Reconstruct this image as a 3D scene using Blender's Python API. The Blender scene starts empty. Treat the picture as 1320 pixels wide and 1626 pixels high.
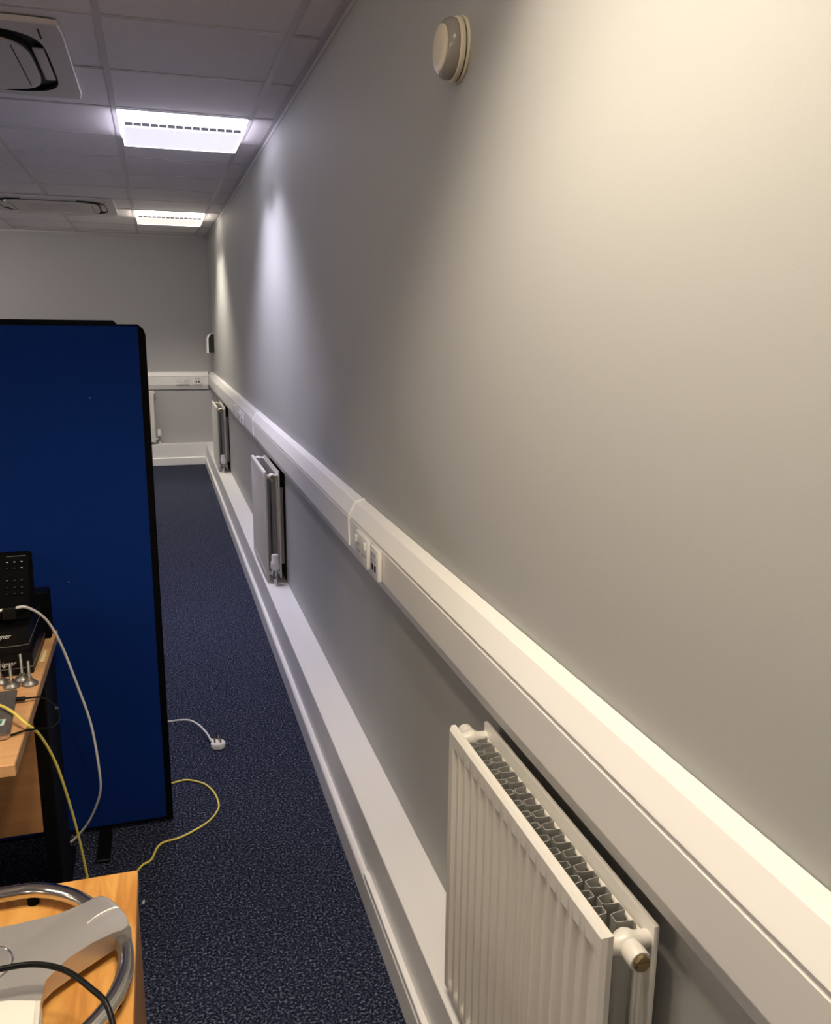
import bpy, bmesh, math, random
from mathutils import Vector, Matrix
random.seed(7)
S = bpy.context.scene
COL = S.collection

# ---------------------------------------------------------------- camera, world, exposure
CAM = Vector((-0.604, 0.0, 1.578))
F = Vector((0.2855, 0.9335, -0.2170)); R = Vector((0.9569, -0.2902, 0.0105)); U = R.cross(F)
F.normalize(); R = (R - F * R.dot(F)).normalized(); U = R.cross(F)
cd = bpy.data.cameras.new('camera'); cam = bpy.data.objects.new('camera', cd); COL.objects.link(cam)
cam.matrix_world = Matrix(((R.x, U.x, -F.x, CAM.x), (R.y, U.y, -F.y, CAM.y), (R.z, U.z, -F.z, CAM.z), (0, 0, 0, 1)))
cd.sensor_fit = 'VERTICAL'; cd.sensor_height = 24.0; cd.lens = 1334.8 / 1626 * 24.0
cd.clip_start = 0.05; cd.clip_end = 60
S.camera = cam
S.view_settings.view_transform = 'Standard'; S.view_settings.look = 'None'
S.view_settings.gamma = 1.0; S.view_settings.use_curve_mapping = False
S.view_settings.exposure = 0.0
w = bpy.data.worlds.new('world'); S.world = w; w.use_nodes = True
w.node_tree.nodes['Background'].inputs[0].default_value = (0.5, 0.52, 0.56, 1)
w.node_tree.nodes['Background'].inputs[1].default_value = 0.02

WARM = (1.0, 0.86, 0.66); COOL = (0.85, 0.81, 1.0); WARM2 = (1.0, 0.90, 0.76)
BEAM = 35.0           # watts of each of the four louvred lamps in a wall-side ceiling light
FILL = 2.6           # watts of each unseen fill light added to brighten the room
CUTOFF = math.radians(124); BLEND = 0.45

# ---------------------------------------------------------------- measures
H = 2.505; YB = 9.931; XL = -6.1245; YF = -2.963
GX = -0.1245; GY = 3.0368; T = 0.6
LEDGE_D, LEDGE_Z = 0.115, 0.2372
SK_D, SK_Z = 0.132, 0.0862
DESK_Z = 0.715; CAB_Z = 0.72

# ---------------------------------------------------------------- materials
def mat(name, color, rough=0.5, metal=0.0, noise=None, bump=None, spec=0.5, emit=None, coat=0.0):
    """noise=(scale, dark colour, contrast lo, hi); bump=(scale, strength, distance)"""
    m = bpy.data.materials.new(name); m.use_nodes = True
    nt = m.node_tree; b = nt.nodes['Principled BSDF']
    b.inputs['Base Color'].default_value = (*color, 1); b.inputs['Roughness'].default_value = rough
    b.inputs['Metallic'].default_value = metal; b.inputs['Specular IOR Level'].default_value = spec
    b.inputs['Coat Weight'].default_value = coat
    if emit:
        b.inputs['Emission Color'].default_value = (*emit[0], 1); b.inputs['Emission Strength'].default_value = emit[1]
    if noise or bump:
        tc = nt.nodes.new('ShaderNodeTexCoord')
    if noise:
        n = nt.nodes.new('ShaderNodeTexNoise'); n.inputs['Scale'].default_value = noise[0]; n.inputs['Detail'].default_value = 4
        nt.links.new(tc.outputs['Object'], n.inputs['Vector'])
        r = nt.nodes.new('ShaderNodeValToRGB'); e = r.color_ramp.elements
        e[0].position = noise[2]; e[0].color = (*noise[1], 1); e[1].position = noise[3]; e[1].color = (*color, 1)
        nt.links.new(n.outputs['Fac'], r.inputs['Fac']); nt.links.new(r.outputs['Color'], b.inputs['Base Color'])
    if bump:
        n2 = nt.nodes.new('ShaderNodeTexNoise'); n2.inputs['Scale'].default_value = bump[0]; n2.inputs['Detail'].default_value = 3
        nt.links.new(tc.outputs['Object'], n2.inputs['Vector'])
        bp = nt.nodes.new('ShaderNodeBump'); bp.inputs['Strength'].default_value = bump[1]; bp.inputs['Distance'].default_value = bump[2]
        nt.links.new(n2.outputs['Fac'], bp.inputs['Height']); nt.links.new(bp.outputs['Normal'], b.inputs['Normal'])
    return m

def wood(name, c1, c2, scale=(2, 30, 30), rough=0.4):
    m = mat(name, c1, rough); nt = m.node_tree; b = nt.nodes['Principled BSDF']
    tc = nt.nodes.new('ShaderNodeTexCoord'); mp = nt.nodes.new('ShaderNodeMapping'); mp.inputs['Scale'].default_value = scale
    n = nt.nodes.new('ShaderNodeTexNoise'); n.inputs['Scale'].default_value = 3; n.inputs['Detail'].default_value = 6; n.inputs['Distortion'].default_value = 0.6
    r = nt.nodes.new('ShaderNodeValToRGB'); e = r.color_ramp.elements
    e[0].position = 0.35; e[0].color = (*c2, 1); e[1].position = 0.62; e[1].color = (*c1, 1)
    nt.links.new(tc.outputs['Object'], mp.inputs['Vector']); nt.links.new(mp.outputs['Vector'], n.inputs['Vector'])
    nt.links.new(n.outputs['Fac'], r.inputs['Fac']); nt.links.new(r.outputs['Color'], b.inputs['Base Color'])
    return m

def carpet_mat():
    m = mat('navy_carpet', (0.01, 0.015, 0.04), 0.95, spec=0.1); nt = m.node_tree; b = nt.nodes['Principled BSDF']
    tc = nt.nodes.new('ShaderNodeTexCoord')
    n = nt.nodes.new('ShaderNodeTexNoise'); n.inputs['Scale'].default_value = 150; n.inputs['Detail'].default_value = 3; n.inputs['Roughness'].default_value = 0.7
    nt.links.new(tc.outputs['Object'], n.inputs['Vector'])
    r = nt.nodes.new('ShaderNodeValToRGB'); e = r.color_ramp.elements
    e[0].position = 0.40; e[0].color = (0.004, 0.006, 0.014, 1); e[1].position = 0.70; e[1].color = (0.27, 0.29, 0.38, 1)
    x = e.new(0.53); x.color = (0.022, 0.028, 0.058, 1)
    nt.links.new(n.outputs['Fac'], r.inputs['Fac']); nt.links.new(r.outputs['Color'], b.inputs['Base Color'])
    bp = nt.nodes.new('ShaderNodeBump'); bp.inputs['Strength'].default_value = 0.6; bp.inputs['Distance'].default_value = 0.003
    nt.links.new(n.outputs['Fac'], bp.inputs['Height']); nt.links.new(bp.outputs['Normal'], b.inputs['Normal'])
    return m

M = dict(
    wall=mat('grey_wall_paint', (0.405, 0.407, 0.397), 0.62, bump=(330, 0.07, 0.002), spec=0.3),
    wall_back=mat('grey_back_wall_paint', (0.445, 0.437, 0.445), 0.65, bump=(260, 0.1, 0.002), spec=0.3),
    trim=mat('white_trim_paint', (0.88, 0.87, 0.865), 0.38, bump=(60, 0.03, 0.002)),
    gloss=mat('white_gloss_paint', (0.88, 0.87, 0.865), 0.25, bump=(60, 0.03, 0.002)),
    tile=mat('ceiling_tile_fibre', (0.88, 0.84, 0.85), 0.95, noise=(160, (0.81, 0.77, 0.78), 0.3, 0.6), bump=(220, 0.25, 0.002), spec=0.1),
    tee=mat('ceiling_grid_metal', (0.56, 0.53, 0.54), 0.4),
    dark_gap=mat('dark_shadow_gap', (0.02, 0.02, 0.02), 0.9),
    slab=mat('ceiling_void', (0.2, 0.2, 0.2), 0.9),
    carpet=carpet_mat(),
    trunk=mat('white_pvc', (0.84, 0.825, 0.80), 0.35),
    joint=mat('bright_white_pvc', (0.93, 0.92, 0.91), 0.3),
    socket=mat('white_socket_plastic', (0.80, 0.78, 0.76), 0.3),
    hole=mat('black_hole', (0.006, 0.006, 0.006), 0.7),
    rad=mat('radiator_enamel', (0.74, 0.71, 0.66), 0.32),
    fin=mat('shaded_fin_enamel', (0.34, 0.335, 0.315), 0.45),  # darker than the panels, to paint in the shade between them
    brass=mat('dull_brass', (0.33, 0.25, 0.13), 0.38, 0.9),
    chrome=mat('chrome', (0.62, 0.61, 0.60), 0.16, 1.0),
    steel=mat('zinc_steel', (0.50, 0.48, 0.46), 0.32, 1.0),
    stud=mat('dull_zinc', (0.30, 0.285, 0.27), 0.42, 0.85),
    valve=mat('valve_white', (0.82, 0.81, 0.78), 0.35),
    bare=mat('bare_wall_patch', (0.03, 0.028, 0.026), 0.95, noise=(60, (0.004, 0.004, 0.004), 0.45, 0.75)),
    sounder=mat('cream_sounder_plastic', (0.72, 0.65, 0.50), 0.35),
    sounder_grey=mat('clear_grey_ring', (0.30, 0.275, 0.245), 0.12),
    blue=mat('navy_screen_fabric', (0.0022, 0.0235, 0.165), 0.92, noise=(900, (0.0018, 0.0190, 0.135), 0.35, 0.65), spec=0.12),
    black=mat('black_plastic', (0.003, 0.003, 0.0035), 0.42, spec=0.28),
    black_matt=mat('black_matt', (0.002, 0.002, 0.0025), 0.8, spec=0.08),
    black_steel=mat('black_steel', (0.003, 0.003, 0.003), 0.5, spec=0.2),
    print_white=mat('white_print', (0.8, 0.8, 0.8), 0.5),
    grey_print=mat('grey_print', (0.25, 0.25, 0.25), 0.5),
    mid_print=mat('mid_print', (0.45, 0.45, 0.45), 0.5),
    dim_print=mat('dim_print', (0.05, 0.05, 0.05), 0.5),
    desk=wood('beech_desk_laminate', (0.88, 0.50, 0.235), (0.78, 0.425, 0.19), (1.5, 14, 14)),
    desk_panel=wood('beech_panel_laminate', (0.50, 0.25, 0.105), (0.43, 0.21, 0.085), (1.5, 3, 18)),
    desk_edge=wood('beech_edge_band', (0.48, 0.29, 0.14), (0.40, 0.23, 0.11), (3, 3, 30)),
    oak=wood('oak_cabinet_veneer', (0.74, 0.38, 0.10), (0.52, 0.225, 0.05), (14, 2.5, 14), 0.35),
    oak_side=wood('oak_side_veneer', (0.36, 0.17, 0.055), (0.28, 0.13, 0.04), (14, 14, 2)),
    silver=mat('silver_paint', (0.60, 0.58, 0.56), 0.32, 0.6),
    silver_disc=mat('silver_disc_paint', (0.50, 0.48, 0.465), 0.35, 0.6),
    cream=mat('pale_cream_plastic', (0.80, 0.77, 0.71), 0.4),
    laptop=mat('grey_laptop_shell', (0.17, 0.155, 0.15), 0.35, 0.3),
    green=mat('green_sticker', (0.02, 0.22, 0.12), 0.5),
    yellow=mat('yellow_cable_sheath', (0.95, 0.80, 0.17), 0.4),
    wcable=mat('white_cable_sheath', (0.92, 0.90, 0.86), 0.4),
    bcable=mat('black_cable_sheath', (0.002, 0.002, 0.002), 0.38, spec=0.22),
    tape=mat('masking_tape', (0.95, 0.86, 0.52), 0.7),
    ac=mat('air_conditioner_plastic', (0.60, 0.555, 0.54), 0.42),
    ac_dark=mat('air_conditioner_slot', (0.004, 0.004, 0.004), 0.6),
    light_body=mat('luminaire_white_metal', (0.8, 0.8, 0.82), 0.4),
)

# ---------------------------------------------------------------- mesh helpers
def obj(name, bm, m, parent=None, smooth=False, loc=None):
    me = bpy.data.meshes.new(name)
    bmesh.ops.recalc_face_normals(bm, faces=bm.faces[:])
    bm.to_mesh(me); bm.free()
    me.materials.append(m)
    if smooth:
        for p in me.polygons: p.use_smooth = True
        try: me.set_sharp_from_angle(angle=math.radians(38))
        except Exception: pass
    o = bpy.data.objects.new(name, me); COL.objects.link(o)
    if loc: o.location = loc
    if parent: o.parent = parent
    return o

def tag(o, label=None, cat=None, group=None, kind=None):
    if label: o['label'] = label
    if cat: o['category'] = cat
    if group: o['group'] = group
    if kind: o['kind'] = kind
    return o

def thing(name, label, cat, loc=(0, 0, 0), rz=0.0, group=None):
    e = bpy.data.objects.new(name, None); COL.objects.link(e); e.location = loc; e.rotation_euler = (0, 0, rz)
    e.empty_display_size = 0.05
    return tag(e, label, cat, group)

def rel(o, parent):
    """parent keeping world placement for an unrotated thing whose Empty is at parent.location"""
    o.parent = parent; o.location = o.location - parent.location
    return o

def box(a, b, bev=0.0, seg=2, bm=None):
    bm = bm or bmesh.new()
    lo = [min(a[i], b[i]) for i in range(3)]; hi = [max(a[i], b[i]) for i in range(3)]
    t = bmesh.new()
    bmesh.ops.create_cube(t, size=1.0)
    for v in t.verts:
        v.co = Vector([lo[i] + (v.co[i] + 0.5) * (hi[i] - lo[i]) for i in range(3)])
    if bev: bmesh.ops.bevel(t, geom=t.edges[:], offset=bev, segments=seg, profile=0.5, affect='EDGES')
    return join(bm, t)

def join(bm, t):
    mp = {v: bm.verts.new(v.co) for v in t.verts}
    for f in t.faces:
        try: bm.faces.new([mp[v] for v in f.verts])
        except ValueError: pass
    t.free(); return bm

def prism(pts, axis, a, b, bm=None):
    """pts: 2-D polygon in the two axes other than 'axis' (kept in x,y,z order), extruded a..b"""
    bm = bm or bmesh.new()
    def P(q, t):
        if axis == 'x': return (t, q[0], q[1])
        if axis == 'y': return (q[0], t, q[1])
        return (q[0], q[1], t)
    A = [bm.verts.new(P(q, a)) for q in pts]; B = [bm.verts.new(P(q, b)) for q in pts]
    n = len(pts)
    bm.faces.new(A); bm.faces.new(B[::-1])
    for i in range(n): bm.faces.new((A[i], B[i], B[(i + 1) % n], A[(i + 1) % n]))
    return bm

def lathe(prof, n=32, mtx=None, bm=None):
    """prof: list of (r, z) revolved about +Z, then mtx"""
    bm = bm or bmesh.new(); mtx = mtx or Matrix.Identity(4)
    rings = []
    for r, z in prof:
        if r < 1e-6: rings.append([bm.verts.new(mtx @ Vector((0, 0, z)))])
        else: rings.append([bm.verts.new(mtx @ Vector((r * math.cos(2 * math.pi * i / n), r * math.sin(2 * math.pi * i / n), z))) for i in range(n)])
    for a, b in zip(rings, rings[1:]):
        for i in range(n):
            j = (i + 1) % n
            if len(a) == 1 and len(b) > 1: bm.faces.new((a[0], b[i], b[j]))
            elif len(b) == 1 and len(a) > 1: bm.faces.new((a[i], a[j], b[0]))
            elif len(a) > 1: bm.faces.new((a[i], a[j], b[j], b[i]))
    for ring, fl in ((rings[0], True), (rings[-1], False)):
        if len(ring) > 1:
            bm.faces.new(ring[::-1] if fl else ring)
    return bm

def along(p, d):
    """matrix taking +Z to direction d at point p"""
    q = Vector(d).normalized().to_track_quat('Z', 'Y')
    return Matrix.Translation(Vector(p)) @ q.to_matrix().to_4x4()

def cyl(p, d, r, h, n=20, bm=None, bev=0.0):
    prof = [(r, 0), (r, h)] if not bev else [(r - bev, 0), (r, bev), (r, h - bev), (r - bev, h)]
    return lathe(prof, n, along(p, d), bm)

def spline(pts, sub=8, closed=False):
    P = [Vector(p) for p in pts]; n = len(P); out = []
    rng = range(n) if closed else range(n - 1)
    for i in rng:
        p0 = P[(i - 1) % n] if closed or i > 0 else P[i] * 2 - P[i + 1]
        p1 = P[i]; p2 = P[(i + 1) % n]
        p3 = P[(i + 2) % n] if closed or i + 2 < n else p2 * 2 - p1
        for k in range(sub):
            t = k / sub
            out.append(0.5 * ((2 * p1) + (p2 - p0) * t + (2 * p0 - 5 * p1 + 4 * p2 - p3) * t * t + (3 * p1 - p0 - 3 * p2 + p3) * t ** 3))
    if not closed: out.append(P[-1])
    return out

def tube(pts, r, sub=8, n=10, closed=False, bm=None, raw=False):
    bm = bm or bmesh.new()
    L = [Vector(p) for p in pts] if raw else spline(pts, sub, closed)
    m = len(L); rings = []; up = None
    for i in range(m):
        a = L[i - 1] if (i > 0 or closed) else L[i]; b = L[(i + 1) % m] if (i < m - 1 or closed) else L[i]
        t = (b - a).normalized()
        if up is None: up = t.orthogonal().normalized()
        up = (up - t * up.dot(t)).normalized(); s = t.cross(up)
        rings.append([bm.verts.new(L[i] + (up * math.cos(2 * math.pi * k / n) + s * math.sin(2 * math.pi * k / n)) * r) for k in range(n)])
    pairs = list(zip(rings, rings[1:]))
    for a, b in pairs:
        for k in range(n): bm.faces.new((a[k], a[(k + 1) % n], b[(k + 1) % n], b[k]))
    if closed:
        a, b = rings[-1], rings[0]
        off = min(range(n), key=lambda o: sum((a[k].co - b[(k + o) % n].co).length for k in range(n)))
        for k in range(n): bm.faces.new((a[k], a[(k + 1) % n], b[(k + 1 + off) % n], b[(k + off) % n]))
    else:
        bm.faces.new(rings[0][::-1]); bm.faces.new(rings[-1])
    return bm

def text(name, body, size, m, parent, mtx, extrude=0.0003, shear=0.0):
    c = bpy.data.curves.new(name, 'FONT'); c.body = body; c.size = size; c.extrude = extrude; c.shear = shear
    o = bpy.data.objects.new(name, c); COL.objects.link(o); c.materials.append(m)
    me = bpy.data.meshes.new_from_object(o); bpy.data.objects.remove(o)
    o = bpy.data.objects.new(name, me); COL.objects.link(o)
    o.matrix_world = mtx
    if parent: rel(o, parent)
    return o

def link_copy(src, name, parent, loc):
    o = src.copy(); o.name = name; COL.objects.link(o); o.parent = parent; o.location = loc
    return o

# ================================================================ THE SETTING
def struct(name, bm, m, parent=None):
    o = obj(name, bm, m, parent)
    o['kind'] = 'structure'
    return o

floor = struct('floor', box((XL - 0.1, YF - 0.1, -0.1), (0.1, YB + 0.1, 0.0)), M['carpet'])
tag(floor, 'dark navy speckled carpet covering the office floor')
wall_right = struct('wall_right', box((0, YF - 0.1, 0), (0.1, YB + 0.1, H + 0.25)), M['wall'])
tag(wall_right, 'long pale grey painted wall with radiators and trunking')
wall_back = struct('wall_back', box((XL - 0.1, YB, 0), (0.0, YB + 0.1, H + 0.25)), M['wall_back'])
tag(wall_back, 'grey painted end wall at the far end of the room')
wall_left = struct('wall_left', box((XL - 0.1, YF, 0), (XL, YB, H + 0.25)), M['wall'])
wall_front = struct('wall_front', box((XL, YF - 0.1, 0), (0, YF, H + 0.25)), M['wall'])
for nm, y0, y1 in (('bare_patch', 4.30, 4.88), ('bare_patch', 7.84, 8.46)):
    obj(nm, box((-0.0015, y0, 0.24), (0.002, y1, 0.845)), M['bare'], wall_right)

# ledge (boxed-in pipes) and skirting
t1 = struct('trim_1', box((-LEDGE_D, YF, 0), (0, YB, LEDGE_Z), 0.002, 1), M['trim'])
tag(t1, 'white boxed ledge running along the right wall under the radiators')
t2 = struct('trim_2', box((XL, YB - LEDGE_D, 0), (-LEDGE_D, YB, LEDGE_Z), 0.002, 1), M['trim'])
tag(t2, 'white boxed ledge along the far end wall')
SKP = [(LEDGE_D, 0), (SK_D, 0), (SK_D, SK_Z - 0.009), (SK_D - 0.003, SK_Z - 0.004), (SK_D - 0.009, SK_Z), (LEDGE_D, SK_Z)]
b1 = struct('baseboard_right', prism([(-d, z) for d, z in SKP], 'y', YF, YB - LEDGE_D), M['gloss'])
tag(b1, 'white gloss skirting board along the right wall')
b2 = struct('baseboard_back', prism([(YB - d, z) for d, z in SKP], 'x', XL, -SK_D), M['gloss'])
tag(b2, 'white gloss skirting board along the far end wall')

# ceiling: slab, grid bars and single tiles
ceiling = struct('ceiling', box((XL - 0.1, YF - 0.1, H + 0.022), (0.1, YB + 0.1, H + 0.12)), M['slab'])
tag(ceiling, 'suspended ceiling of pale mineral tiles in a metal grid')
LIGHT_ROWS = {-10: WARM, -4: WARM, 2: COOL, 8: WARM2}
LIGHT_COLS = (0, 4, 8)
xs = [0.0] + [GX - T * j for j in range(11)]
ys = [GY + T * k for k in range(-10, 12)] + [YB]
tile_cache = {}
for ci in range(len(xs) - 1):
    x1, x0 = xs[ci], xs[ci + 1]
    for ri in range(len(ys) - 1):
        y0, y1 = ys[ri], ys[ri + 1]
        if (ri - 10) in LIGHT_ROWS and (ci - 1) in LIGHT_COLS: continue
        wx, wy = round(x1 - x0, 4), round(y1 - y0, 4)
        c = ((x0 + x1) / 2, (y0 + y1) / 2, H + 0.0015 + random.uniform(0, 0.001))
        if (wx, wy) not in tile_cache:
            tile_cache[(wx, wy)] = obj('ceiling_tile', box((-wx / 2 + 0.003, -wy / 2 + 0.003, 0), (wx / 2 - 0.003, wy / 2 - 0.003, 0.016)), M['tile'], ceiling, loc=c)
        else:
            link_copy(tile_cache[(wx, wy)], 'ceiling_tile', ceiling, c)
src = None
for x in xs[1:]:
    if src is None: src = obj('main_tee', box((-0.012, YF, -0.0022), (0.012, YB, 0.0016)), M['tee'], ceiling, loc=(x, 0, H))
    else: link_copy(src, 'main_tee', ceiling, (x, 0, H))
src = None
for y in ys[1:-1]:
    if src is None: src = obj('cross_tee', box((XL, -0.012, -0.0010), (0, 0.012, 0.0016)), M['tee'], ceiling, loc=(0, y, H))
    else: link_copy(src, 'cross_tee', ceiling, (0, y, H))
ang = [(0, H - 0.021), (-0.003, H - 0.021), (-0.003, H - 0.004), (-0.024, H - 0.004), (-0.024, H), (0, H)]
obj('wall_angle', prism(ang, 'y', YF, YB), M['tee'], ceiling)
obj('wall_angle', prism([(YB + x, z) for x, z in ang], 'x', XL, -0.024), M['tee'], ceiling)

# ---------------------------------------------------------------- ceiling lights
def ceiling_light(x, y, color, k, label, group='recessed ceiling lights', spread=None, glow=1.0, lipz=.009):
    """x, y: centre of the 600 mm cell"""
    t = thing('ceiling_light', label, 'ceiling light', (x, y, H), group=group)
    em = lambda n, c, s: mat(n, (0.8, 0.8, 0.8), 0.5, emit=(c, s))
    warmth = 'cool' if color == COOL else 'warm'
    lit = em('lit_reflector_' + warmth, color, 6.0 * k * glow); lens = em('lit_diffuser_' + warmth, tuple(0.25 + 0.75 * v for v in color), 0.86)
    # tray flush with the grid
    bm = bmesh.new()
    for a, b in (((-.294, -.294, -.004), (.294, -.284, .02)), ((-.294, .284, -.004), (.294, .294, .02)), ((-.294, -.284, -.004), (-.284, .284, .02)), ((.284, -.284, -.004), (.294, .284, .02))):
        box(a, b, bm=bm)
    obj('tray_frame', bm, M['light_body'], t)
    # sloped glowing reflector sides, plus a glowing lip added to light the ceiling
    bm = bmesh.new()
    lip = [(-.286, -.286, -.003), (.286, -.286, -.003), (.286, .286, -.003), (-.286, .286, -.003)]
    top = [(x, y, -lipz) for x, y, z in lip]
    bot = [(-.278, -.218, -.037), (.282, -.218, -.037), (.282, .218, -.037), (-.278, .218, -.037)]
    A = [bm.verts.new(v) for v in top]; B = [bm.verts.new(v) for v in bot]
    L0 = [bm.verts.new(v) for v in lip]
    for i in range(4): bm.faces.new((A[i], A[(i + 1) % 4], B[(i + 1) % 4], B[i])); bm.faces.new((L0[i], L0[(i + 1) % 4], A[(i + 1) % 4], A[i]))
    bm.faces.new(B); bm.faces.new(L0[::-1])
    obj('reflector', bm, lit, t)
    # louvre slot band
    obj('slot_band', box((-.266, -.212, -.0515), (.266, .212, -.0375)), M['dim_print'], t)
    src = None
    for s in (-1, 1):
        for i in range(15):
            lx = -.262 + .524 * i / 14
            if src is None: src = obj('slot_bar', box((-.003, -.003, -.007), (.003, .003, .007)), M['joint'], t, loc=(lx, s * .214, -.0445))
            else: link_copy(src, 'slot_bar', t, (lx, s * .214, -.0445))
    # lower diffuser with a bright rim
    bm = bmesh.new()
    A = [bm.verts.new(v) for v in ((-.272, -.216, -.0520), (.272, -.216, -.0520), (.272, .225, -.0520), (-.272, .225, -.0520))]
    B = [bm.verts.new(v) for v in ((-.270, -.213, -.060), (.266, -.213, -.060), (.266, .222, -.060), (-.270, .222, -.060))]
    for i in range(4): bm.faces.new((A[i], A[(i + 1) % 4], B[(i + 1) % 4], B[i]))
    bm.faces.new(A[::-1]); bm.faces.new(B)
    d = obj('diffuser', bm, lens, t)
    bm = bmesh.new()
    for a, b in (((-.270, .222, -.0615), (.266, .228, -.052)), ((.266, -.213, -.0615), (.271, .228, -.052)), ((-.275, -.213, -.0615), (-.270, .228, -.052))):
        box(a, b, bm=bm)
    obj('diffuser_rim', bm, lit, t)
    if spread:                                   # open diffuser of the added fill lights
        ld = bpy.data.lights.new('lamp', 'AREA'); ld.shape = 'RECTANGLE'; ld.size = 0.50; ld.size_y = 0.42
        ld.color = color; ld.energy = FILL * k * 1.0; ld.spread = spread
        lo = bpy.data.objects.new('lamp', ld); COL.objects.link(lo); lo.parent = t; lo.location = (0, 0, -.064)
    else:                                        # four louvred lamps with a sharp cut-off
        ld = bpy.data.lights.new('lamp', 'SPOT'); ld.color = color; ld.energy = BEAM * k
        ld.spot_size = CUTOFF; ld.spot_blend = BLEND; ld.shadow_soft_size = 0.07
        for lx in (-.21, .07):
            for ly in (-.18, .18):
                lo = bpy.data.objects.new('lamp', ld); COL.objects.link(lo); lo.parent = t; lo.location = (lx, ly, -.066)
    return t

CX = GX - T / 2
def row_y(k): return GY + T * k + T / 2
ceiling_light(CX, row_y(2), COOL, 1.0, 'bright cool white ceiling light, the nearer of the two lit panels in view')
ceiling_light(CX, row_y(8), WARM2, 1.05, 'warm white ceiling light near the far end wall, the smaller in view')
ceiling_light(CX, row_y(-4), WARM, 1.0, 'warm white ceiling light overhead just beside the near wall', 'ceiling lights beyond the frame')
ceiling_light(CX, row_y(-10), WARM, 0.9, 'warm white ceiling light behind the viewer beside the right wall', 'ceiling lights beyond the frame')
for j, where in ((4, 'second row over the room'), (8, 'third row by the left wall')):  # unseen rows added as fill for the dark wall and ceiling
    for k, c in LIGHT_ROWS.items():
        ceiling_light(CX - j * T, row_y(k), c, 0.62, 'unseen fill light of the added ' + where + ', %s' % {-10: 'behind the viewer', -4: 'level with the viewer', 2: 'level with the blue screen', 8: 'near the end wall'}[k], 'ceiling lights beyond the frame', math.radians(175), 12.0, .016)

# ---------------------------------------------------------------- ceiling cassettes
def sq(a, n, N=64):
    out = []
    for i in range(N):
        th = 2 * math.pi * i / N; c, s = math.cos(th), math.sin(th)
        out.append((a * math.copysign(abs(c) ** (2 / n), c), a * math.copysign(abs(s) ** (2 / n), s)))
    return out
def cassette(x, y, label):
    t = thing('ceiling_cassette', label, 'air conditioner', (x, y, H), group='ceiling air conditioning cassettes')
    zb = -.020
    # panel with a rounded-square slot cut through its face
    bm = bmesh.new(); N = 64
    hw = .475; rc = .03
    outer = []
    for i in range(N):
        th = 2 * math.pi * i / N; c, s = math.cos(th), math.sin(th); m = max(abs(c), abs(s))
        px, py = hw * c / m, hw * s / m
        if abs(px) > hw - rc and abs(py) > hw - rc:
            cx, cy = math.copysign(hw - rc, px), math.copysign(hw - rc, py); v = Vector((px - cx, py - cy)).normalized() * rc; px, py = cx + v.x, cy + v.y
        outer.append((px, py))
    s1 = sq(.405, 5.2, N); s2 = sq(.352, 4.4, N)
    ring = lambda pts, z: [bm.verts.new((p[0], p[1], z)) for p in pts]
    loops = [ring(outer, -.003), ring(outer, zb + .004), ring([(p[0] * .992, p[1] * .992) for p in outer], zb), ring(s1, zb - .001)]
    for a, b in zip(loops, loops[1:]):
        for i in range(N): bm.faces.new((a[i], a[(i + 1) % N], b[(i + 1) % N], b[i]))
    bm.faces.new(loops[0][::-1])
    obj('panel', bm, M['ac'], t, True)
    bm = bmesh.new(); A = ring(s1, zb - .0008); B = ring(s1, zb + .016)
    for i in range(N): bm.faces.new((A[i], A[(i + 1) % N], B[(i + 1) % N], B[i]))
    bm.faces.new(B)
    obj('air_slot', bm, M['ac_dark'], t)
    bm = bmesh.new(); prism(s2, 'z', zb - .005, zb + .0145, bm)
    obj('slot_wall', bm, M['ac_dark'], t)
    bm = bmesh.new(); prism([(p[0] * .99, p[1] * .99) for p in s2], 'z', zb - .011, zb - .005, bm)
    g = obj('intake_grille', bm, M['ac'], t)
    src = None
    for s in (-1, 1):
        obj('grille_seam', box((s * .300 - .002, -.26, zb - .0118), (s * .300 + .002, .26, zb - .0105)), M['ac_dark'], g)
    for k in range(6):
        obj('grille_slat', box((-.20 + .005, -.20 + k * .075, zb - .0122), (.20, -.20 + k * .075 + .05, zb - .0105)), M['ac'], g)
    # white flaps closing the middle of each slot side
    for k in range(4):
        f = obj('flap', box((-.20, -.0185, 0), (.20, .0185, .008), .006, 2), M['ac'], t, True)
        f.rotation_euler = (0, 0, k * math.pi / 2)
        f.location = Matrix.Rotation(k * math.pi / 2, 3, 'Z') @ Vector((0, -.378, zb - .002))
    obj('indicator', box((.40, -.42, zb - .002), (.406, -.32, zb + .001)), M['hole'], t)
    return t
cassette(-1.313, 3.585, 'white square ceiling air conditioner with curved black slots, at the top left corner')
cassette(-1.331, 7.69, 'white ceiling air conditioner with black slot, far away near the end wall')

# ---------------------------------------------------------------- dado trunking
TR = [(0, 1.0424), (.026, 1.0362), (.0285, 1.0345), (.0490, .9962), (.0500, .9940), (.0415, .9925), (.0415, .9850), (.0502, .9838), (.0482, .8985), (.0475, .8960), (.0470, .8945), (.021, .8457), (0, .8457)]
trunk_r = thing('dado_trunking', 'long white plastic dado trunking along the right wall above the radiators', 'trunking', (-.0016, 0, 0))
JY = [2.52, 5.27, 8.32]
ends = [YF] + JY + [YB - .002]
for a, b in zip(ends, ends[1:]):
    obj('trunking_length', prism([(-d, z) for d, z in TR], 'y', a + .001, b - .001), M['trunk'], trunk_r)
def off(pts, e):
    return [(d + (e if d > 0 else 0), z + (e if z > 1.0 else (-e if z < .88 else 0))) for d, z in pts]
JT = [p for p in TR if p[1] > .897 and not (.041 < p[0] < .042)] + [(0, .8985)]
for y in JY:
    obj('joint_cover', prism([(-d, z) for d, z in off(JT, .0040)], 'y', y - .006, y + .006), M['joint'], trunk_r)
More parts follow.
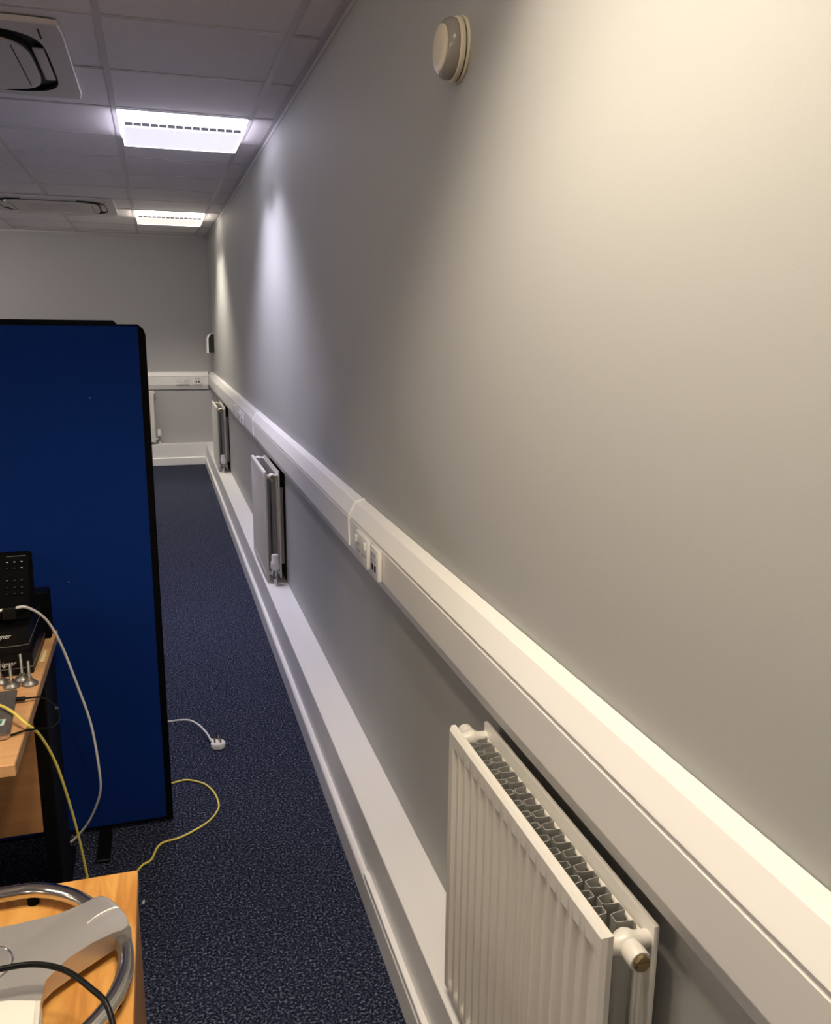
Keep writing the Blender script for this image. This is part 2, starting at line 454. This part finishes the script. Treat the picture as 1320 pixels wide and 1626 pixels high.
trunk_b = thing('dado_trunking', 'white plastic dado trunking across the far end wall', 'trunking', (0, YB - .001, 0))
obj('trunking_length', prism([(-d, z) for d, z in TR], 'x', XL, -.0525), M['trunk'], trunk_b)

# ---------------------------------------------------------------- sockets.  local: lx along wall, ly out of wall, z up, origin = centre at trunk face
def double_socket(loc, rz, label):
    t = thing('double_socket', label, 'socket', loc, rz, 'double sockets on the trunking')
    obj('face_plate', box((-.073, 0, -.043), (.073, .013, .043), .003, 2), M['socket'], t, True)
    for s in (-1, 1):
        sw = obj('switch', box((s * .054 - .006, .0125, .010), (s * .054 + .006, .0185, .032), .0015, 1), M['socket'], t)
        bm = bmesh.new(); cx = s * .030
        box((cx - .002, .0127, .004), (cx + .002, .0136, .013), bm=bm)
        obj('earth_hole', bm, M['hole'], t)
        for e in (-1, 1):
            obj('pin_hole', box((cx + e * .011 - .0035, .0127, -.013), (cx + e * .011 + .0035, .0136, -.009)), M['hole'], t)
    for s in (-1, 1):
        obj('screw', cyl((s * .064, .0125, -.006), (0, 1, 0), .003, .0015, 10), M['steel'], t)
    return t
def data_socket(loc, rz, label):
    t = thing('data_socket', label, 'socket', loc, rz, 'data sockets on the trunking')
    obj('face_plate', box((-.043, 0, -.043), (.043, .013, .043), .003, 2), M['socket'], t, True)
    for s in (-1, 1):
        obj('port', box((s * .014 - .008, .0127, -.022), (s * .014 + .008, .0138, -.004)), M['hole'], t)
        obj('label_strip', box((s * .014 - .010, .0127, .004), (s * .014 + .010, .0136, .010)), M['mid_print'], t)
        obj('shutter', box((s * .014 - .010, .0127, .018), (s * .014 + .010, .0142, .030)), M['mid_print'], t)
    return t
RZ = math.pi / 2
SX = -.0519; SZ = .9415
double_socket((SX, 2.302, SZ), RZ, 'white double power socket on the trunking, nearest to the viewer')
data_socket((SX, 2.148, SZ), RZ, 'white square data socket beside the nearest double socket')
data_socket((SX, 5.865, SZ), RZ, 'small white data socket on the trunking just past the middle radiator')
double_socket((SX, 6.04, SZ), RZ, 'distant white double socket next to the far data socket on the side wall')
double_socket((SX, 6.42, SZ), RZ, 'white double socket on the side trunking above the far radiator')
BY = YB - .0513
double_socket((-.335, BY, SZ), math.pi, 'white double power socket on the end wall trunking')
data_socket((-.172, BY, SZ), math.pi, 'white data socket on the end wall trunking near the corner')

# ---------------------------------------------------------------- radiators.  local: lx = along, ly = out of wall, z up
def radiator(loc, rz, L, label, valve=True):
    t = thing('radiator', label, 'radiator', loc, rz, 'double panel radiators')
    z0, z1 = .260, .834
    base = .1055
    NF = 16; e = .020; pitch = (L - 2 * e) / NF
    us = [.006]
    hs = [0]
    for i in range(NF):
        a = e + i * pitch
        for fr, h in ((0.10, 0), (.16, .3), (.24, 1), (.5, 1.05), (.70, 1), (.78, .3), (.84, 0)):
            us.append(a + fr * pitch); hs.append(h)
    us.append(L - .006); hs.append(0)
    zs = [(z0 + .006, 0), (z0 + .024, 0), (z0 + .028, .35), (z0 + .034, .8), (z0 + .042, 1), (z0 + .15, 1), ((z0 + z1) / 2, 1), (z1 - .15, 1), (z1 - .046, 1), (z1 - .040, .85), (z1 - .035, .45), (z1 - .032, 0), (z1 - .006, 0)]
    bm = bmesh.new()
    G = [[bm.verts.new((u, base + .0010 - .0078 * h * k, z)) for u, h in zip(us, hs)] for z, k in zs]
    for a, b in zip(G, G[1:]):
        for i in range(len(us) - 1): bm.faces.new((a[i], a[i + 1], b[i + 1], b[i]))
    n = len(us)
    loop = G[0] + [r[-1] for r in G[1:-1]] + G[-1][::-1] + [r[0] for r in G[-2:0:-1]]
    def ring(o, back):
        out = []
        for v in loop:
            x, y, z = v.co
            if x < .0065: x -= o
            if x > L - .0065: x += o
            if z < z0 + .0065: z -= o
            if z > z1 - .0065: z += o
            out.append(bm.verts.new((x, base - back, z)))
        return out
    r0, r1, r2 = loop, ring(.006, .005), ring(.006, .013)
    for a, b in ((r0, r1), (r1, r2)):
        for i in range(len(a)): bm.faces.new((a[i], a[(i + 1) % len(a)], b[(i + 1) % len(a)], b[i]))
    box((.003, base - .0125, z0 + .003), (L - .003, base - .0080, z1 - .003), bm=bm)
    obj('front_panel', bm, M['rad'], t, True)
    # back panel with a raised middle
    bm = box((0, .0255, z0), (L, .0345, z1), .003, 2)
    box((.018, .030, z0 + .02), (L - .018, .0385, z1 - .026), .003, 1, bm)
    for i in range(NF):
        a = e + i * pitch
        box((a + .12 * pitch, .036, z0 + .03), (a + .84 * pitch, .0415, z1 - .040), .002, 1, bm)
    obj('back_panel', bm, M['rad'], t, True)
    # serpentine convector fins
    def fins(d0, d1, u0, u1, duty, zt):
        pts = []; k = int(round((u1 - u0) / pitch)); p = (u1 - u0) / k
        for i in range(k):
            a = u0 + i * p; wv = p * duty; s = .16 * wv; c = .18 * abs(d1 - d0); sg = 1 if d1 > d0 else -1
            pts += [(a, d0), (a + .5 * (p - wv) - .001, d0), (a + .5 * (p - wv) + s * .4, d1 - sg * c), (a + .5 * (p - wv) + s, d1), (a + .5 * (p + wv) - s, d1), (a + .5 * (p + wv) - s * .4, d1 - sg * c), (a + .5 * (p + wv) + .001, d0)]
        pts.append((u1, d0))
        bm = bmesh.new()
        A = [bm.verts.new((u, d, z0 + .035)) for u, d in pts]; B = [bm.verts.new((u, d, zt)) for u, d in pts]
        for i in range(len(pts) - 1): bm.faces.new((A[i], A[i + 1], B[i + 1], B[i]))
        o = obj('convector_fins', bm, M['fin'], t)
        m = o.modifiers.new('thickness', 'SOLIDIFY'); m.thickness = .0013; m.offset = 0
        return o
    fins(base - .0135, base - .0345, .045, L - .045, .50, z1 - .012)
    fins(.0418, .0650, .030, L - .030, .55, z1 - .016)
    # header pipes with tee bosses
    for end, s, zz in ((.014, -1, z1 - .026), (L - .014, 1, z1 - .026), (.014, -1, z0 + .035), (L - .014, 1, z0 + .035)):
        bm = lathe([(.0115, .034), (.0118, .046), (.0128, .053), (.0165, .059), (.0182, .066), (.0165, .073), (.0128, .079), (.0118, .085), (.0115, .0955)], 24, Matrix.Translation((end, 0, zz)) @ Matrix.Rotation(-math.pi / 2, 4, 'X'))
        lathe([(.0150, 0), (.0140, .014), (.0148, .018), (.0148, .034), (.0135, .036)], 24, along((end, .066, zz), (s, 0, 0)), bm)
        hp = obj('header_pipe', bm, M['rad'], t, True)
        if zz > .5:
            q = end + s * .0355
            obj('plug', cyl((q, .066, zz), (s, 0, 0), .0112, .006, 12, bev=.001), M['brass'], hp)
            obj('plug_key', box((q + s * .006, .0575, zz - .0022), (q + s * .0078, .0745, zz + .0022)), M['brass'], hp)
    # wall brackets
    for u in (.09, L - .09):
        obj('bracket', box((u - .012, 0, z0 + .06), (u + .012, .027, z1 - .10)), M['rad'], t)
    if valve:
        u = -.040; d = .066
        bm = lathe([(.020, .2374), (.022, .240), (.013, .244), (.0075, .246), (.0075, .290)], 20, Matrix.Translation((u, d, 0)))
        vp = obj('pipe_tail', bm, M['valve'], t, True)
        bm = cyl((u, d, .282), (0, 0, 1), .0125, .040, 20, bev=.002)
        cyl((u, d, z0 + .035), (1, 0, 0), .0095, .040, 16, bm)
        lathe([(.0145, 0), (.0145, .012)], 6, along((u, d, .276), (0, 0, 1)), bm)
        obj('valve_body', bm, M['steel'], t, True)
        bm = lathe([(.017, .322), (.0225, .328), (.0230, .352), (.0225, .366), (.0188, .371), (.0185, .398), (.0165, .404), (0, .405)], 28, Matrix.Translation((u, d, 0)))
        hd = obj('thermostat_head', bm, M['valve'], t, True)
        for k in range(12):
            a = 2 * math.pi * k / 12
            obj('grip_rib', box((-.0012, -.0012, .334), (.0012, .0012, .362)), M['socket'], hd, loc=(u + .0232 * math.cos(a), d + .0232 * math.sin(a), 0))
    return t
radiator((-.0016, .798, 0), RZ, .593, 'cream white ribbed radiator in the foreground with brass plug', True)
radiator((-.0016, 4.290, 0), RZ, .62, 'white radiator halfway along the wall with a thermostatic valve')
radiator((-.0016, 7.83, 0), RZ, .66, 'small distant white radiator on the side wall near the corner')
radiator((-.655, YB - .001, 0), math.pi, 1.2, 'radiator on the end wall mostly hidden behind the blue screen')

# ---------------------------------------------------------------- wall fittings
snd = thing('wall_sounder', 'round cream alarm sounder high on the right wall', 'alarm', (0, 1.704, 2.105))
X_ = Matrix.Rotation(-math.pi / 2, 4, 'Y')
obj('base_plate', lathe([(.0585, 0), (.0600, .003), (.0590, .0065), (.052, .007)], 48, X_), M['sounder'], snd, True)
obj('shadow_ring', lathe([(.0545, .006), (.0545, .0095)], 48, X_), M['hole'], snd, True)
obj('body', lathe([(.0560, .009), (.0578, .011), (.0578, .017), (.0555, .0195), (.052, .020)], 48, X_), M['sounder'], snd, True)
obj('clear_ring', lathe([(.0545, .0195), (.0552, .022), (.0545, .030), (.0525, .0345), (.047, .040), (.043, .0415)], 48, X_), M['sounder_grey'], snd, True)
obj('front_disc', lathe([(.0425, .040), (.0425, .0435), (.0400, .0455), (.020, .0462), (0, .0464)], 48, X_), M['sounder'], snd, True)

cb = thing('wall_box', 'small white wall box with a black side near the far corner', 'wall box', (0, 9.45, 1.36))
shell = [(0, .105), (-.030, .105), (-.058, .088), (-.072, .055), (-.074, -.098), (0, -.098)]
obj('shell', prism(shell, 'y', .004, .22), M['joint'], cb)
obj('side_cover', prism([(x * .80 if x < 0 else x, z * .96) for x, z in shell], 'y', -.002, .005), M['hole'], cb)

mini = tag(obj('mini_trunking', box((-.1305, YF + .3, SK_Z + .0004), (-.1155, 2.0, SK_Z + .015), .0015, 1), M['joint']), 'narrow white cable trunking fixed on the near end of the skirting', 'trunking')

# ---------------------------------------------------------------- partition screens
def partition(x1, y, wd, ht, label, feet=True, tt=.005):
    t = thing('partition_screen', label, 'office screen', (x1 - wd / 2, y, 0), group='free-standing fabric screens')
    h = wd / 2; fr = .020; th = .030
    obj('fabric_panel', box((-h + fr, 0, .022), (h - fr, th, ht - tt + .001)), M['blue'], t)
    obj('edge_trim', prism([(h - fr, .012), (h, .012), (h, ht - .028), (h - .006, ht - .012), (h - fr, ht)], 'y', -.001, th + .001), M['black_matt'], t)
    obj('edge_trim', prism([(-h + fr, .012), (-h, .012), (-h, ht - .028), (-h + .006, ht - .012), (-h + fr, ht)], 'y', -.001, th + .001), M['black_matt'], t)
    obj('top_trim', box((-h + fr, -.001, ht - tt), (h - fr, th + .001, ht)), M['black_matt'], t)
    obj('bottom_trim', box((-h + fr, .001, .012), (h - fr, th - .001, .0225)), M['black_matt'], t)
    if feet:
        for s, fx in ((1, h - .205), (-1, -h + .25)):
            bm = box((fx - .020, -.17, 0), (fx + .020, th + .17, .012), .003, 1)
            obj('foot', bm, M['black_steel'], t)
    return t
scr = partition(-.6300, 2.560, 1.60, 1.572, 'dark blue fabric office screen with black edges standing beside the desk')
for lx, lz in ((.8 - .160, 1.367), (.8 - .425, 1.492), (.8 - .255, .83)):
    obj('lint', lathe([(0, -.0016), (.0016, 0), (0, .0016)], 6, Matrix.Translation((lx, -.001, lz))), M['print_white'], scr)
partition(-.785, 4.60, 1.60, 1.586, 'second office screen standing behind the blue one, only its black top showing', True, .035)

# ---------------------------------------------------------------- desk
dx = -.916; dy0, dy1 = 1.690, 2.475
desk = thing('desk', 'beech desk with a dark metal leg against the blue screen', 'desk', (dx, dy0, 0))
bm = box((-1.6, 0, DESK_Z - .0245), (-.0015, dy1 - dy0, DESK_Z), .0015, 1)
rel(obj('desk_top', bm, M['desk']), desk).location = (0, 0, 0)
obj('edge_band', box((-.002, 0.001, DESK_Z - .024), (0, dy1 - dy0 - .001, DESK_Z - .001)), M['desk_edge'], desk)
obj('edge_band', box((-1.6, -.0015, DESK_Z - .024), (-.001, .0005, DESK_Z - .001)), M['desk'], desk)
obj('modesty_panel', box((-1.56, .50, .255), (-.041, .518, DESK_Z - .026)), M['desk_panel'], desk)
bm = box((-.040, .50, .03), (-.004, .70, DESK_Z - .026), .006, 2)
lg = obj('leg', bm, M['black_steel'], desk)
obj('leg_foot', box((-.048, .06, .001), (.002, .775, .034), .008, 2), M['black_steel'], desk)
bm = box((-1.596, .50, .03), (-1.560, .70, DESK_Z - .026), .006, 2)
obj('leg', bm, M['black_steel'], desk)
obj('leg_foot', box((-1.604, .06, .001), (-1.552, .775, .034), .008, 2), M['black_steel'], desk)

tag(obj('tape_strip', prism([(-.935, 2.238), (-.9245, 2.238), (-.9265, 2.316), (-.9335, 2.316)], 'z', DESK_Z + .0001, DESK_Z + .0007), M['tape']), 'short strip of pale yellow tape on the desk edge', 'tape')

# stacked black boxes with white script lettering
def boxfront(y, x0, x1, z0, z1, depth, bulge):
    pts = []
    for i in range(13):
        a = i / 12
        pts.append((x0 + (x1 - x0) * a, y - bulge * (1 - (2 * a - 1) ** 2) ** .5 * .6))
    pts = [(x0, y + depth), (x0, y)] + pts[1:-1] + [(x1, y), (x1, y + depth)]
    bm = prism(pts, 'z', z0, z1)
    return bm
for z0, z1, dxo, lab, tz in ((DESK_Z + .0005, .774, 0, 'black box with white lettering, the lower of two stacked on the desk', .750), (.7745, .838, -.006, 'black box with white lettering, the upper of two stacked on the desk', .822)):
    t = thing('stacked_box', lab, 'box', (-1.06, 2.165, z0), group='black boxes stacked on the desk')
    x0, x1 = -1.22, -.940 + dxo
    body = obj('body', boxfront(2.165, x0, x1, z0 + .001, z1 - .004, .235, .02), M['black']); rel(body, t)
    lid = obj('lid', boxfront(2.168, x0 + .003, x1 - .003, z1 - .004, z1, .228, .02), M['black']); rel(lid, t)
    sd = obj('seam', boxfront(2.1645, x0 - .0005, x1 + .0005, z0 + .018, z0 + .0192, .236, .0202), M['grey_print']); rel(sd, t)
    text('lettering', 'Designer', .016, M['print_white'], t, Matrix.Translation((-1.036 + dxo, 2.1505, tz - .006)) @ Matrix.Rotation(math.radians(4), 4, 'Z') @ Matrix.Rotation(math.pi / 2, 4, 'X'), shear=.3)

pb = thing('shade_block', 'plain black block standing in for the dark area behind the stacked boxes', 'box', (-1.0, 2.41, DESK_Z))  # made-up block standing in for the shaded back of the stack
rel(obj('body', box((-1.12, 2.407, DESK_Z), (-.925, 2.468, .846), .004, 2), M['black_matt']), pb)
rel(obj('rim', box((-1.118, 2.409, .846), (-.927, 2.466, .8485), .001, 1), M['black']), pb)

ph = thing('desk_phone', 'black desk phone with tiny white key marks on top of the stacked boxes', 'telephone', (-1.03, 2.27, .838))
body = bmesh.new()
prism([(2.215, .8385), (2.330, .8385), (2.345, .985), (2.325, .992), (2.300, .988)], 'x', -1.16, -.945, body)
bmesh.ops.bevel(body, geom=body.edges[:], offset=.008, segments=3, profile=.5, affect='EDGES')
rel(obj('body', body, M['black_matt'], smooth=True), ph)
nf = Vector((0, -.151, .085)).normalized()
def onface(x, z):   # point on the sloping key face
    y = 2.215 + (z - .8385) / (.988 - .8385) * .085
    return Vector((x, y, z)) + nf * .0006
rowz = [.972, .958, .930, .914, .900]
for iz, z in enumerate(rowz):
    for ix, x in enumerate((-.998, -.981, -.964)):
        k = box((-.0060, -.0045, -.0004), (.0060, .0045, .0012), .0008, 1)
        o = obj('key', k, M['black_matt'], loc=onface(x, z)); o.rotation_euler = (math.radians(60.5), 0, 0); rel(o, ph)
        q = box((-.0022, -.0008, .0012), (.0022, .0008, .0016))
        o2 = obj('key_mark', q, M['print_white'] if (iz, ix) in ((0, 0), (0, 1), (0, 2), (1, 2), (2, 0)) else M['dim_print'], loc=(0, 0, 0)); o2.parent = o
rel(obj('display', box((-1.0, 0, 0), (-.955, .001, .001)), M['grey_print'], loc=onface(0, .985)), ph)
rel(obj('cable_clip', box((-1.000, 2.172, .855), (-.972, 2.206, .8885), .004, 2), M['black']), ph)

# levelling feet
def level_foot(x, y, z, label, h=.062):
    t = thing('levelling_foot', label, 'furniture foot', (x, y, z), group='metal levelling feet on the desk')
    obj('foot_disc', lathe([(.0175, .0003), (.0190, .002), (.0185, .005), (.010, .013), (.0065, .015), (0, .0152)], 28), M['stud'], t, True)
    obj('lock_nut', lathe([(.0062, .0145), (.0062, .0205)], 6), M['chrome'], t)
    prof = [(.0036, .0195)]
    zz = .021
    while zz < h - .002:
        prof += [(.0038, zz), (.0032, zz + .0009)]; zz += .0018
    prof += [(.0036, h - .0015), (.0028, h), (0, h)]
    obj('stud', lathe(prof, 12), M['stud'], t, True)
    return t
level_foot(-.9795, 2.087, DESK_Z, 'metal levelling foot with upright stud, the front one near the laptop')
level_foot(-.9395, 2.091, DESK_Z, 'metal levelling foot with upright stud, the one nearest the desk edge')
level_foot(-.9605, 2.1235, DESK_Z, 'metal levelling foot with the tallest stud, rear one against the black boxes', .070)
level_foot(-1.0085, 2.118, DESK_Z, 'metal levelling foot at the left picture edge before the black boxes')

# closed grey laptop
lp = thing('laptop', 'closed dark grey laptop lying on the desk corner', 'laptop', (-1.1, 1.9, DESK_Z))
def lpoly(e): return [(-1.28, 1.795 + e), (-.947 - e, 1.799 + e), (-.941 - e, 1.812), (-.957 - e, 2.020 - e), (-1.28, 2.014 - e)]
rel(obj('base', prism(lpoly(.002), 'z', DESK_Z + .003, DESK_Z + .011), M['chrome']), lp)
bm = prism(lpoly(0), 'z', DESK_Z + .0115, DESK_Z + .021); bmesh.ops.bevel(bm, geom=[e for e in bm.edges if abs(e.verts[0].co.z - e.verts[1].co.z) < 1e-6 and e.verts[0].co.z > DESK_Z + .02], offset=.002, segments=2, affect='EDGES')
rel(obj('lid', bm, M['laptop']), lp)
rel(obj('rubber_foot', cyl((-.97, 1.83, DESK_Z), (0, 0, 1), .006, .0032, 12), M['black_matt']), lp)
rel(obj('rubber_foot', cyl((-1.0, 1.99, DESK_Z), (0, 0, 1), .006, .0032, 12), M['black_matt']), lp)
st = obj('sticker', box((-.985, 1.832, DESK_Z + .0210), (-.957, 1.862, DESK_Z + .0214)), M['print_white']); rel(st, lp)
s2 = obj('sticker_mark', box((-.984, 1.838, DESK_Z + .0214), (-.963, 1.857, DESK_Z + .0217)), M['green']); rel(s2, lp)

# ---------------------------------------------------------------- cables
yc = [(-1.02, 1.955, .745), (-.975, 1.915, .7455), (-.945, 1.875, .745), (-.915, 1.838, .732), (-.893, 1.86, .690), (-.872, 1.90, .600), (-.857, 1.94, .480), (-.846, 1.98, .350), (-.838, 2.01, .220), (-.832, 2.04, .080), (-.820, 2.08, .012), (-.790, 2.19, .0045),
      (-.7307, 2.3324, .0045), (-.6988, 2.3638, .0045), (-.6712, 2.4374, .0045), (-.6048, 2.4593, .0045), (-.5245, 2.5183, .0045), (-.489, 2.580, .0045), (-.4835, 2.625, .0045), (-.4933, 2.6926, .0045), (-.518, 2.752, .0045), (-.5521, 2.7857, .0045), (-.5850, 2.802, .0045), (-.6287, 2.7944, .0045), (-.72, 2.77, .0045), (-.85, 2.80, .0045)]
tag(obj('network_cable', tube(yc, .0032, 8, 8), M['yellow'], smooth=True), 'yellow network cable hanging off the desk and looping over the carpet', 'cable')

wc = [(-1.08, 2.16, .858), (-1.030, 2.172, .876), (-1.000, 2.185, .880), (-.976, 2.197, .879), (-.950, 2.225, .868), (-.918, 2.28, .815), (-.893, 2.33, .725), (-.868, 2.37, .597), (-.840, 2.40, .447), (-.828, 2.41, .290), (-.834, 2.43, .205), (-.870, 2.47, .105), (-.905, 2.50, .045), (-.930, 2.512, .016), (-.945, 2.512, .008)]
tag(obj('white_cable', tube(wc, .0036, 8, 8), M['wcable'], smooth=True), 'white cable drooping from the black phone down to the floor beside the screen', 'cable')

bc = thing('charger_cable', 'thin black cable looping from the laptop over the desk edge', 'cable', (-.953, 1.986, DESK_Z + .008))
rel(obj('plug', box((-.957, 1.9815, DESK_Z + .0065), (-.935, 1.9915, DESK_Z + .0145), .002, 1), M['black']), bc)
bl = [(-.937, 1.9865, DESK_Z + .0105), (-.918, 1.988, DESK_Z + .010), (-.900, 1.985, DESK_Z + .009), (-.876, 1.968, DESK_Z + .001), (-.862, 1.94, DESK_Z - .012), (-.860, 1.905, DESK_Z - .020), (-.872, 1.865, DESK_Z - .012), (-.895, 1.838, DESK_Z + .001), (-.915, 1.826, DESK_Z + .006), (-.942, 1.815, DESK_Z + .0045), (-.96, 1.81, DESK_Z + .005)]
rel(obj('cord', tube(bl, .0022, 8, 8), M['bcable'], smooth=True), bc)
rel(obj('cable_tie', lathe([(.0036, -.005), (.0040, 0), (.0036, .005)], 10, along((-.866, 1.952, DESK_Z - .007), (.4, -.85, -.3))), M['chrome']), bc)

pc = thing('extension_lead', 'white power cord ending in a three pin plug on the carpet', 'power cord', (-.46, 3.02, 0))
cordp = [(-.85, 3.22, .006), (-.72, 3.27, .008), (-.629, 3.262, .014), (-.590, 3.245, .022), (-.552, 3.215, .030), (-.520, 3.165, .030), (-.494, 3.105, .022), (-.482, 3.062, .014)]
rel(obj('cord', tube(cordp, .0036, 8, 8), M['wcable'], smooth=True), pc)
pl = bmesh.new()
prism([(-.026, -.008), (-.012, -.024), (.012, -.025), (.026, -.012), (.027, .010), (.014, .026), (-.012, .026), (-.026, .012)], 'z', .001, .022, pl)
bmesh.ops.bevel(pl, geom=pl.edges[:], offset=.003, segments=2, affect='EDGES')
pbd = obj('plug_body', pl, M['joint'], pc, True, loc=(.003, -.001, 0)); pbd.rotation_euler = (0, 0, math.radians(-14))
for x, y, a in ((-.011, -.004, 0), (.011, -.004, 0), (0, .016, 1)):
    sx, sy = (.0032, .002) if a == 0 else (.002, .004)
    obj('pin', box((x - sx, y - sy, .021), (x + sx, y + sy, .039)), M['brass'], pbd)
gr = obj('cord_grip', cyl((-.022, .045, .012), (.55, -.8, -.05), .0065, .028, 12, bev=.001), M['joint'], pc, True)
tag(obj('paper_scrap', prism([(-.722, 2.170), (-.716, 2.172), (-.715, 2.183), (-.719, 2.181)], 'z', .0005, .004), M['print_white']), 'tiny white scrap on the carpet beside the oak cabinet', 'scrap')

# ---------------------------------------------------------------- oak cabinet with the stand
cx1, cy1 = -.676, 1.268
cab = thing('cabinet', 'oak veneer cabinet in the near left corner of the picture', 'cabinet', (cx1, cy1, 0))
obj('top_panel', box((-.80, -.62, CAB_Z - .025), (0, 0, CAB_Z), .0012, 1), M['oak'], cab)
obj('side_panel', box((-.020, -.60, 0), (-.0025, -.003, CAB_Z - .0255)), M['oak_side'], cab)
obj('side_panel', box((-.7975, -.60, 0), (-.780, -.003, CAB_Z - .0255)), M['oak_side'], cab)
obj('back_panel', box((-.7795, -.022, .001), (-.0205, -.004, CAB_Z - .0255)), M['oak_side'], cab)
for k in range(2):
    d = obj('door', box((-.778 + k * .379, -.618, .06), (-.402 + k * .379, -.601, CAB_Z - .028), .001, 1), M['oak'], cab)
    obj('handle', cyl((-.43 + k * .06, -.618, .5), (0, -1, 0), .008, .02, 12), M['steel'], d)
obj('plinth', box((-.7795, -.57, .0), (-.0205, -.55, .058)), M['black_matt'], cab)

sc = -.865
stand = thing('monitor_stand', 'silver stand with a chrome ring foot lying on the oak cabinet', 'monitor stand', (sc, 1.05, CAB_Z))
half = [(-.865, 1.231), (-.818, 1.228), (-.771, 1.202), (-.733, 1.160), (-.700, 1.108), (-.687, 1.053), (-.690, 1.002), (-.713, .950), (-.760, .900), (-.815, .875), (-.865, .868)]
ringp = half + [(2 * sc - x, y) for x, y in half[-2:0:-1]]
rel(obj('ring_tube', tube([(x, y, .7405) for x, y in ringp], .0112, 8, 18, closed=True), M['chrome'], smooth=True), stand)
for x, y in ((-.825, 1.2285), (-.905, 1.2285), (-.700, .985), (-1.03, .985)):
    rel(obj('rubber_foot', cyl((x, y, CAB_Z + .0002), (0, 0, 1), .0085, .0125, 14), M['black_matt']), stand)
ah = [(-.865, 1.130), (-.830, 1.124), (-.803, 1.121), (-.780, 1.1235), (-.759, 1.131), (-.744, 1.145), (-.733, 1.156), (-.722, 1.160), (-.710, 1.150), (-.697, 1.130), (-.687, 1.102), (-.679, 1.078), (-.690, 1.078), (-.704, 1.075), (-.728, 1.057), (-.755, 1.037), (-.775, 1.020), (-.785, 1.006), (-.786, .990), (-.781, .970), (-.776, .930), (-.772, .880)]
poly = ah + [(2 * sc - x, y) for x, y in ah[:0:-1]]
bm = prism(poly, 'z', .7325, .7645)
bmesh.ops.bevel(bm, geom=[e for e in bm.edges if min(v.co.z for v in e.verts) > .764], offset=.006, segments=3, profile=.5, affect='EDGES')
rel(obj('arm_casting', bm, M['silver'], smooth=True), stand)
rel(obj('hub_disc', lathe([(.034, .7640), (.034, .7658), (.0325, .7664), (0, .7664)], 40, Matrix.Translation((sc + .004, 1.050, 0))), M['silver_disc'], smooth=True), stand)
rel(obj('hub_ring', tube([(sc + .004 + .0365 * math.cos(2 * math.pi * i / 40), 1.050 + .0365 * math.sin(2 * math.pi * i / 40), .7648) for i in range(40)], .0012, 1, 6, closed=True), M['chrome'], smooth=True), stand)
ridge = [(-.738, 1.098, .7640), (-.728, 1.108, .7645), (-.716, 1.116, .7648), (-.704, 1.122, .764), (-.697, 1.122, .762)]
rel(obj('ridge', tube(ridge, .0022, 6, 8), M['silver'], smooth=True), stand)
bm = prism([(sc - .088, .780), (sc + .096, .780), (sc + .086, .955), (sc + .050, .960), (sc, .962), (sc - .050, .960), (sc - .086, .955)], 'z', .760, .782)
bmesh.ops.bevel(bm, geom=[e for e in bm.edges if min(v.co.z for v in e.verts) > .781], offset=.005, segments=3, affect='EDGES')
rel(obj('neck', bm, M['cream'], smooth=True), stand)

bk = [(-1.02, .955, .802), (-.93, .975, .803), (-.868, .985, .803), (-.820, .992, .802), (-.785, .990, .800), (-.752, .975, .796), (-.722, .945, .790), (-.700, .915, .782), (-.690, .87, .755), (-.692, .80, .7250), (-.70, .72, .7250)]
tag(obj('black_cable', tube(bk, .0036, 8, 10), M['bcable'], smooth=True), 'glossy black cable arching over the silver stand', 'cable')
